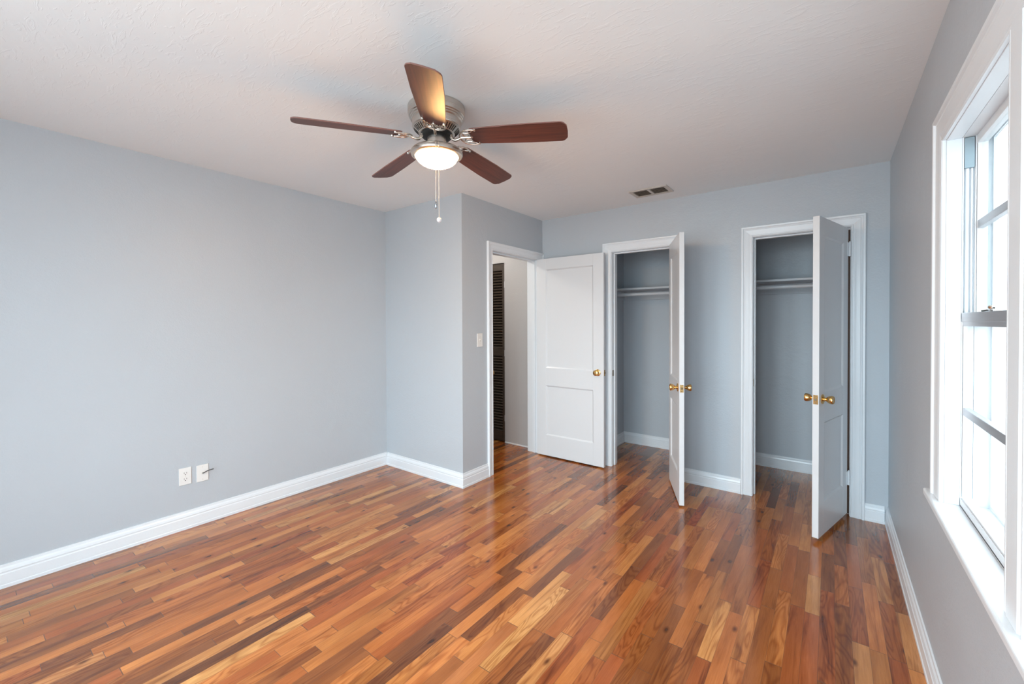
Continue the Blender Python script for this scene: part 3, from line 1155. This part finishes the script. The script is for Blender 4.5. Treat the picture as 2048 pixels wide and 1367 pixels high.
def iron_bm(Rp):
    """blade iron in the fan's frame (x outward): curved arm and a scrolled fork under the blade; Rp = pitch matrix about the blade's axis"""
    bm = bmesh.new()
    P = lambda r, w, h: Rp @ Vector((r, w, h))
    # arm: leaves the hub, dips down and sweeps out
    arm = [Vector((0.060, 0, 0.014)), Vector((0.071, 0, 0.009)), Vector((0.078, 0, -0.002)), Vector((0.086, 0, -0.012)), Vector((0.098, 0, -0.017)),
           Vector((0.112, 0, -0.014)), P(0.126, 0, -0.009)]
    pts = []
    for i in range(len(arm) - 1):
        for q in range(4):
            t_ = q / 4
            p0 = arm[max(i - 1, 0)]
            p1, p2 = arm[i], arm[i + 1]
            p3 = arm[min(i + 2, len(arm) - 1)]
            pts.append(0.5 * ((2 * p1) + (-p0 + p2) * t_ + (2 * p0 - 5 * p1 + 4 * p2 - p3) * t_ ** 2 + (-p0 + 3 * p1 - 3 * p2 + p3) * t_ ** 3))
    pts.append(arm[-1])
    tube(bm, pts, [0.0085 - 0.002 * i / len(pts) for i in range(len(pts))], 12)
    h = -0.0075
    # outer bow: from one prong tip round the arm's end to the other prong tip
    bow = [(0.212, 0.049), (0.196, 0.0535), (0.176, 0.0545), (0.156, 0.050), (0.138, 0.038), (0.127, 0.020), (0.123, 0.0)]
    bow = bow + [(x, -y) for x, y in reversed(bow[:-1])]
    tube(bm, [P(x, y, h) for x, y in bow], [0.0032] + [0.0042] * (len(bow) - 2) + [0.0032], 10)
    # inner scrolls
    for s in (1, -1):
        sc = [(0.200, 0.047), (0.184, 0.036), (0.166, 0.030), (0.150, 0.034), (0.142, 0.026), (0.148, 0.012), (0.162, 0.009), (0.176, 0.015), (0.182, 0.024)]
        tube(bm, [P(x, s * y, h) for x, y in sc], 0.0030, 8)
    tube(bm, [P(0.123, 0, h), P(0.150, 0, h), P(0.180, 0, h)], [0.005, 0.0040, 0.0032], 8)
    for x, y in ((0.210, 0.049), (0.210, -0.049), (0.183, 0.0)):
        Mx = Matrix.Translation(P(x, y, h + 0.001)) @ Rp.to_4x4()
        lathe(bm, [(0, -0.0045), (0.0055, -0.003), (0.0065, 0), (0.0065, 0.0045)], 14, Mx)
    return bm


Rp = Matrix.Rotation(-PITCH, 3, 'X')
bl0 = None
for i in range(5):
    ang = 4.19635 + i * 2 * PI / 5
    if i == 0:
        bm = blade_bm()
        bl0 = obj('fan_blade', bm, [BLADE, BEDGE], fan, bevel=0.0008, seg=1)
        bm = iron_bm(Rp)
        Q = Matrix.Rotation(PITCH, 3, 'X')
        for v in bm.verts:
            v.co = Q @ v.co
        ir0 = obj('blade_iron', bm, BRIGHTN, bl0, smooth=True)
        ir0['label'] = 'polished scrolled metal blade bracket'
        b1 = bl0
    else:
        b1 = bl0.copy()
        C.objects.link(b1)
        b1.parent = fan
        c1 = ir0.copy()
        C.objects.link(c1)
        c1.parent = b1
    b1.location = (0, 0, ZB)
    b1.rotation_euler = (Matrix.Rotation(ang, 3, 'Z') @ Matrix.Rotation(DROOP, 3, 'Y') @ Rp).to_euler()

# pull chains hang from the near rim of the fitter
dr = Vector((0 - FX, 0 - FY, 0)).normalized()
rv = Vector((math.cos(yaw), -math.sin(yaw), 0))
for off, zend, style in ((-0.006, 1.935, 'ring'), (0.009, 1.862, 'ball')):
    p = dr * 0.1335 + rv * off
    bm = bmesh.new()
    z0 = zl(2.218)
    tube(bm, [(p.x - dr.x * 0.012, p.y - dr.y * 0.012, z0 + 0.004), (p.x - dr.x * 0.003, p.y - dr.y * 0.003, z0 + 0.003), (p.x, p.y, z0 - 0.004), (p.x, p.y, zl(zend))], 0.0011, 6)
    n = int((z0 - zl(zend)) / 0.0052)
    for q in range(n):
        bmesh.ops.create_icosphere(bm, subdivisions=1, radius=0.0020, matrix=Matrix.Translation((p.x, p.y, z0 - 0.006 - q * 0.0052)))
    ch = obj('pull_chain', bm, CHAIN, fan, smooth=True)
    bm = bmesh.new()
    if style == 'ball':
        bmesh.ops.create_uvsphere(bm, u_segments=20, v_segments=12, radius=0.0118, matrix=Matrix.Translation((p.x, p.y, zl(zend) - 0.010)))
        obj('pull_fob', bm, FOBW, ch, smooth=True)['label'] = 'round whitish fob'
    else:
        lathe(bm, [(0.0, 0.010), (0.0035, 0.009), (0.0055, 0.002), (0.0062, -0.008), (0.0045, -0.016), (0.0035, -0.019), (0.0045, -0.022), (0.0, -0.026)], 16,
              Matrix.Translation((p.x, p.y, zl(zend) - 0.006)))
        obj('pull_fob', bm, FOBD, ch, smooth=True)['label'] = 'small dark chrome drop fob'

# ------------------------------------------------------------------ ceiling air vent
VX0, VX1, VY0, VY1 = -1.338, -1.030, 3.388, 3.590
vent = tag(empty('air_vent', ((VX0 + VX1) / 2, (VY0 + VY1) / 2, H)), 'rectangular painted metal air vent in the ceiling above the closet door', 'air vent')
hx, hy = (VX1 - VX0) / 2, (VY1 - VY0) / 2
bm = bmesh.new()
iy = hy - 0.026
ix = hx - 0.030
zt_, zb_ = -0.0005, -0.009
for (x0, x1, y0, y1) in ((-hx, hx, -hy, -iy), (-hx, hx, iy, hy), (-hx, -ix, -iy, iy), (ix, hx, -iy, iy), (-0.011, 0.011, -iy, iy)):
    box(bm, x0, x1, y0, y1, zb_, zt_)
obj('frame', bm, VENTM, vent, bevel=0.002)
obj('duct_opening', B(-ix, ix, -iy, iy, -0.0012, -0.0006), DARK, vent)
bm = bmesh.new()
for x0, x1 in ((-ix, -0.011), (0.011, ix)):
    for k in range(7):
        y = -iy + (k + 0.7) * (2 * iy) / 7.4
        Mx = Matrix.Translation((0, y, -0.0065)) @ Matrix.Rotation(math.radians(20), 4, 'X')
        box(bm, x0, x1, -0.0072, 0.0072, -0.0006, 0.0006, Mx)
obj('louvers', bm, VENTD, vent)['label'] = 'dusty curved louvers'
for s in (-1, 1):
    bm = bmesh.new()
    lathe(bm, [(0.004, -0.0092), (0.003, -0.0105), (0, -0.0108)], 12, Matrix.Translation((s * (hx - 0.013), 0, 0)), caps=False)
    obj('screw', bm, VENTM, vent)

# ------------------------------------------------------------------ plates on the wall


def cover(name, label, cat, loc, rotz, w_=0.070, h_=0.114):
    """local x = along the wall, local -y = out of the wall"""
    root = tag(empty(name, loc, rotz), label, cat)
    bm = B(-w_ / 2, w_ / 2, -0.006, -0.0005, -h_ / 2, h_ / 2)
    obj('cover_plate', bm, PLATE, root, bevel=0.0035, seg=3)
    return root


Ry = Matrix.Rotation(PI / 2, 4, 'X')


def disc(bm, x, z, r, d0, d1, seg=20, sz=1.0):
    M_ = Matrix.Translation((x, -d0, z)) @ Ry @ Matrix.Diagonal((1, sz, 1, 1))
    lathe(bm, [(r, 0), (r, d1 - d0)], seg, M_)


# duplex outlet on the left wall: face looks to +x, so rotate by +90 degrees
ot = cover('wall_outlet', 'white duplex outlet low on the long blank wall', 'outlet', (XL, 0.964, 0.352), PI / 2)
for s in (1, -1):
    bm = bmesh.new()
    disc(bm, 0, s * 0.0195, 0.0165, 0.0055, 0.0075, 28, 0.86)
    rc = obj('receptacle', bm, PLATE, ot)
    bm = bmesh.new()
    box(bm, -0.0078, -0.0058, -0.0080, -0.0074, s * 0.0195 - 0.001, s * 0.0195 + 0.008)
    box(bm, 0.0058, 0.0078, -0.0080, -0.0074, s * 0.0195 - 0.001, s * 0.0195 + 0.008)
    disc(bm, 0, s * 0.0195 - 0.008, 0.0028, 0.0074, 0.0080, 14)
    obj('slots', bm, DARK, rc)['label'] = 'dark prong slots'
bm = bmesh.new()
disc(bm, 0, 0, 0.003, 0.006, 0.0072, 12)
obj('screw', bm, IVORY, ot)

cp = cover('cable_plate', 'white wall plate with a short dark cable poking out', 'wall plate', (XL, 1.062, 0.347), PI / 2)
bm = bmesh.new()
disc(bm, 0, 0, 0.006, 0.006, 0.010, 16)
obj('cable_bushing', bm, IVORY, cp)
for z in (0.042, -0.042):
    bm = bmesh.new()
    disc(bm, 0, z, 0.003, 0.006, 0.0070, 12)
    obj('screw', bm, IVORY, cp)
bm = bmesh.new()
tube(bm, [(0, -0.008, 0.0), (0.000, -0.016, 0.001), (0.006, -0.024, 0.006), (0.016, -0.030, 0.013), (0.028, -0.034, 0.017), (0.042, -0.038, 0.019), (0.054, -0.040, 0.021)], 0.0032, 10)
obj('cable', bm, CABLE, cp, smooth=True)['label'] = 'stub of dark grey cable'

sw = cover('light_switch', 'white toggle light switch beside the hall doorway', 'light switch', (XB, 2.796, 1.218), PI / 2, 0.070, 0.116)
bm = bmesh.new()
box(bm, -0.0055, 0.0055, -0.0075, -0.0058, -0.012, 0.012)
obj('toggle_slot', bm, IVORY, sw)
bm = bmesh.new()
box(bm, -0.0040, 0.0040, -0.016, -0.006, -0.004, 0.004, Matrix.Rotation(math.radians(-28), 4, 'X'))
obj('toggle', bm, IVORY, sw, bevel=0.001)
for z in (0.030, -0.030):
    bm = bmesh.new()
    disc(bm, 0, z, 0.003, 0.006, 0.0070, 12)
    obj('screw', bm, IVORY, sw)

# ------------------------------------------------------------------ unseen ceiling lamp, added to light the hall
hl = tag(empty('added_hall_lamp', (-3.35, 3.15, H)), 'added ceiling lamp lighting the hall, unseen behind the doorway head', 'ceiling lamp')
bm = bmesh.new()
lathe(bm, [(0.0, -0.0005), (0.11, -0.0005), (0.115, -0.02), (0.0, -0.02)], 40)
obj('lamp_base', bm, NICKEL, hl, smooth=True)
bm = bmesh.new()
lathe(bm, [(0.105 * math.cos(i / 10 * PI / 2), -0.0205 - 0.07 * math.sin(i / 10 * PI / 2)) for i in range(10)] + [(0, -0.0905)], 40, caps=False)
obj('glass_shade', bm, HALLB, hl, smooth=True)
